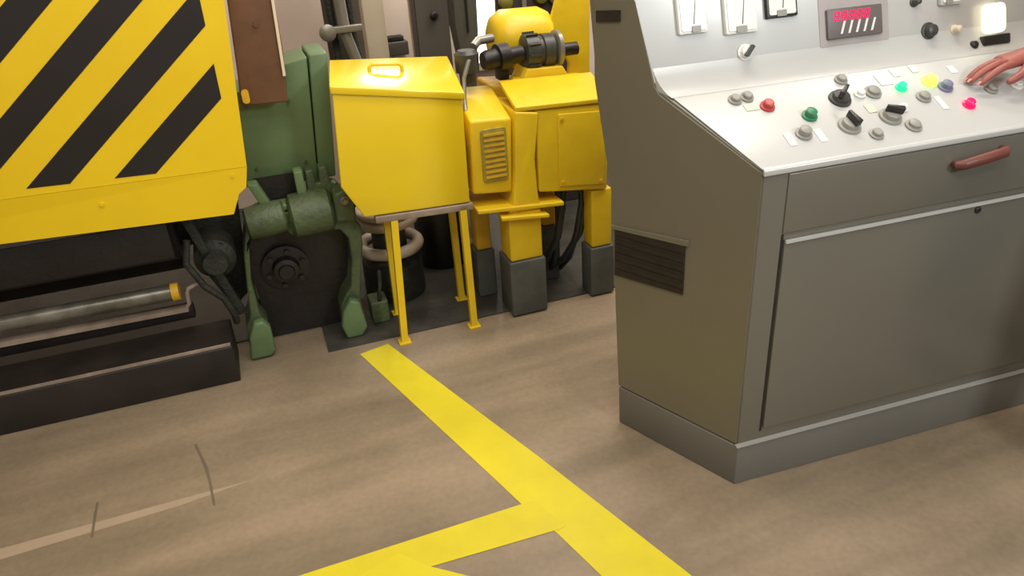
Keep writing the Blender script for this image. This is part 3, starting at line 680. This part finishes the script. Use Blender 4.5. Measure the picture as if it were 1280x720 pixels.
for s_ in (-1, 1):
    p_.part('ear', MB().lathe(hc+Vector((s_*.072, -.005, -.005)), hc+Vector((s_*.088, -.012, -.003)), [(0, .02), (.5, .028), (1, .022)], n=16), SKIN, parent=body_o, smooth=True)
    p_.part('eye', MB().lathe(hc+Vector((s_*.028, .074, 0)), hc+Vector((s_*.028, .088, 0)), [(0, .012), (.6, .010), (1, .004)], n=16), WHT, parent=body_o, smooth=True)
bmh = bmesh.new(); bmesh.ops.create_icosphere(bmh, subdivisions=4, radius=1)
bmesh.ops.delete(bmh, geom=[v_ for v_ in bmh.verts if v_.co.z < .15 and v_.co.y > -.15 or v_.co.z < -.45], context='VERTS')
for v_ in bmh.verts: v_.co = Vector((v_.co.x*.083, v_.co.y*.101-.004, v_.co.z*.121+.002))+hc
mh = MB(); mh.bm.free(); mh.bm = bmh
p_.part('hair', mh, HAIR, parent=body_o, smooth=True)
# clothes follow the body
def off(vs): return [Vector(v)-p_.b for v in vs]
skin_obj('shirt', off([(px, py, .86), bv[1], bv[2], bv[3], (px-.20, py+.10, 1.40), (px-.18, py+.27, 1.26), (px+.15, py+.05, 1.40), (px+.21, py+.06, 1.17)]),
         [(0,1),(1,2),(2,3),(3,4),(4,5),(3,6),(6,7)], [(.19,.18), (.19, .165), (.19, .145), (.15, .12), .085, .07, .085, .07], SHRT, p_.o)
skin_obj('trousers', off([(px, py, 1.05), (px, py, .90), (px-.10, py+.01, .80), (px-.14, py+.06, .50), (px-.19, py+.03, .08), (px+.10, py+.01, .80), (px+.13, py+.03, .50), (px+.14, py-.02, .08)]),
         [(0,1),(1,2),(2,3),(3,4),(1,5),(5,6),(6,7)], [.17, .185, .13, .082, .066, .115, .082, .066], TRS, p_.o)
for x, y, dx, dy in ((px-.19, py+.03, -.115, .235), (px+.14, py-.02, .02, .22)):
    q = Vector((dx, dy, 0))
    c0 = Vector((x, y, 0))-q*.25
    n_ = q.length; qn = q/n_; rn = Vector((qn.y, -qn.x, 0))
    mb = MB(); rows = []
    for t_, w_, h_ in ((0, .025, .06), (.05, .034, .085), (.3, .038, .095), (.5, .040, .075), (.75, .046, .055), (.95, .036, .042), (1.05, .02, .03)):
        c = c0+qn*(t_*.285)
        rows.append([mb.bm.verts.new(c+rn*w_*a_+Vector((0, 0, z_))) for a_, z_ in ((-1, .001), (-1.04, .02), (-.8, h_*.8), (0, h_), (.8, h_*.8), (1.04, .02), (1, .001))])
    for A, B in zip(rows, rows[1:]):
        for k in range(7): mb.bm.faces.new((A[k], A[(k+1) % 7], B[(k+1) % 7], B[k]))
    mb.bm.faces.new(rows[0]); mb.bm.faces.new(rows[-1][::-1])
    p_.part('shoe', mb, SHOE, smooth=True)

# ------------------------------------------------------------------ light
def area(name, loc, tgt, sx_, sy_, e, c=(1, .95, .86)):
    l = bpy.data.lights.new(name, 'AREA'); l.shape = 'RECTANGLE'; l.size = sx_; l.size_y = sy_; l.energy = e; l.color = c
    o = bpy.data.objects.new(name, l); col.objects.link(o); o.location = loc
    o.rotation_euler = (Vector(tgt)-Vector(loc)).to_track_quat('-Z', 'Y').to_euler(); return o
area('ceiling_light', (.6, 2.0, 3.3), (.6, 3.4, .5), 1.6, .4, 36)
area('ceiling_light', (-.5, .5, 3.3), (-.5, .5, 0), 2.2, .5, 34)
area('ceiling_light', (1.3, 3.2, 3.3), (1.3, 3.2, 0), 2.6, .6, 62)
area('side_lamp', (2.55, -.75, 2.45), (.45, 1.9, 1.1), .5, .5, 52, (.9, .96, 1))
area('ceiling_light', (.3, -.5, 3.2), (.3, .1, 0), 2.2, .5, 34)
lp = MF @ Vector((1.14, 1.50, 2.15)); lt = MF @ Vector((.78, 0, .93))
area('lid_highlight_light', lp, lt, .28, .2, 12, (1, .97, .92))  # unseen light added only for the highlight on the yellow box lid
w = bpy.data.worlds.new('World'); S.world = w; w.use_nodes = True
w.node_tree.nodes['Background'].inputs['Color'].default_value = (1, .95, .87, 1)
w.node_tree.nodes['Background'].inputs['Strength'].default_value = .35

# ------------------------------------------------------------------ camera
cam = bpy.data.cameras.new('camera'); co = bpy.data.objects.new('camera', cam); col.objects.link(co)
cam.sensor_width = 36; cam.lens = 967/1280*36; cam.clip_start = .02
p, r = math.radians(27.7), math.radians(3.73)
Fv = Vector((0, math.cos(p), -math.sin(p))); R0 = Vector((1, 0, 0)); U0 = Vector((0, math.sin(p), math.cos(p)))
Rv = R0*math.cos(r)-U0*math.sin(r); Uv = U0*math.cos(r)+R0*math.sin(r)
M = Matrix((Rv, Uv, -Fv)).transposed().to_4x4(); M.translation = (0, 0, 1.5)
co.matrix_world = M
S.camera = co
S.view_settings.view_transform = 'Standard'
S.view_settings.exposure = 0
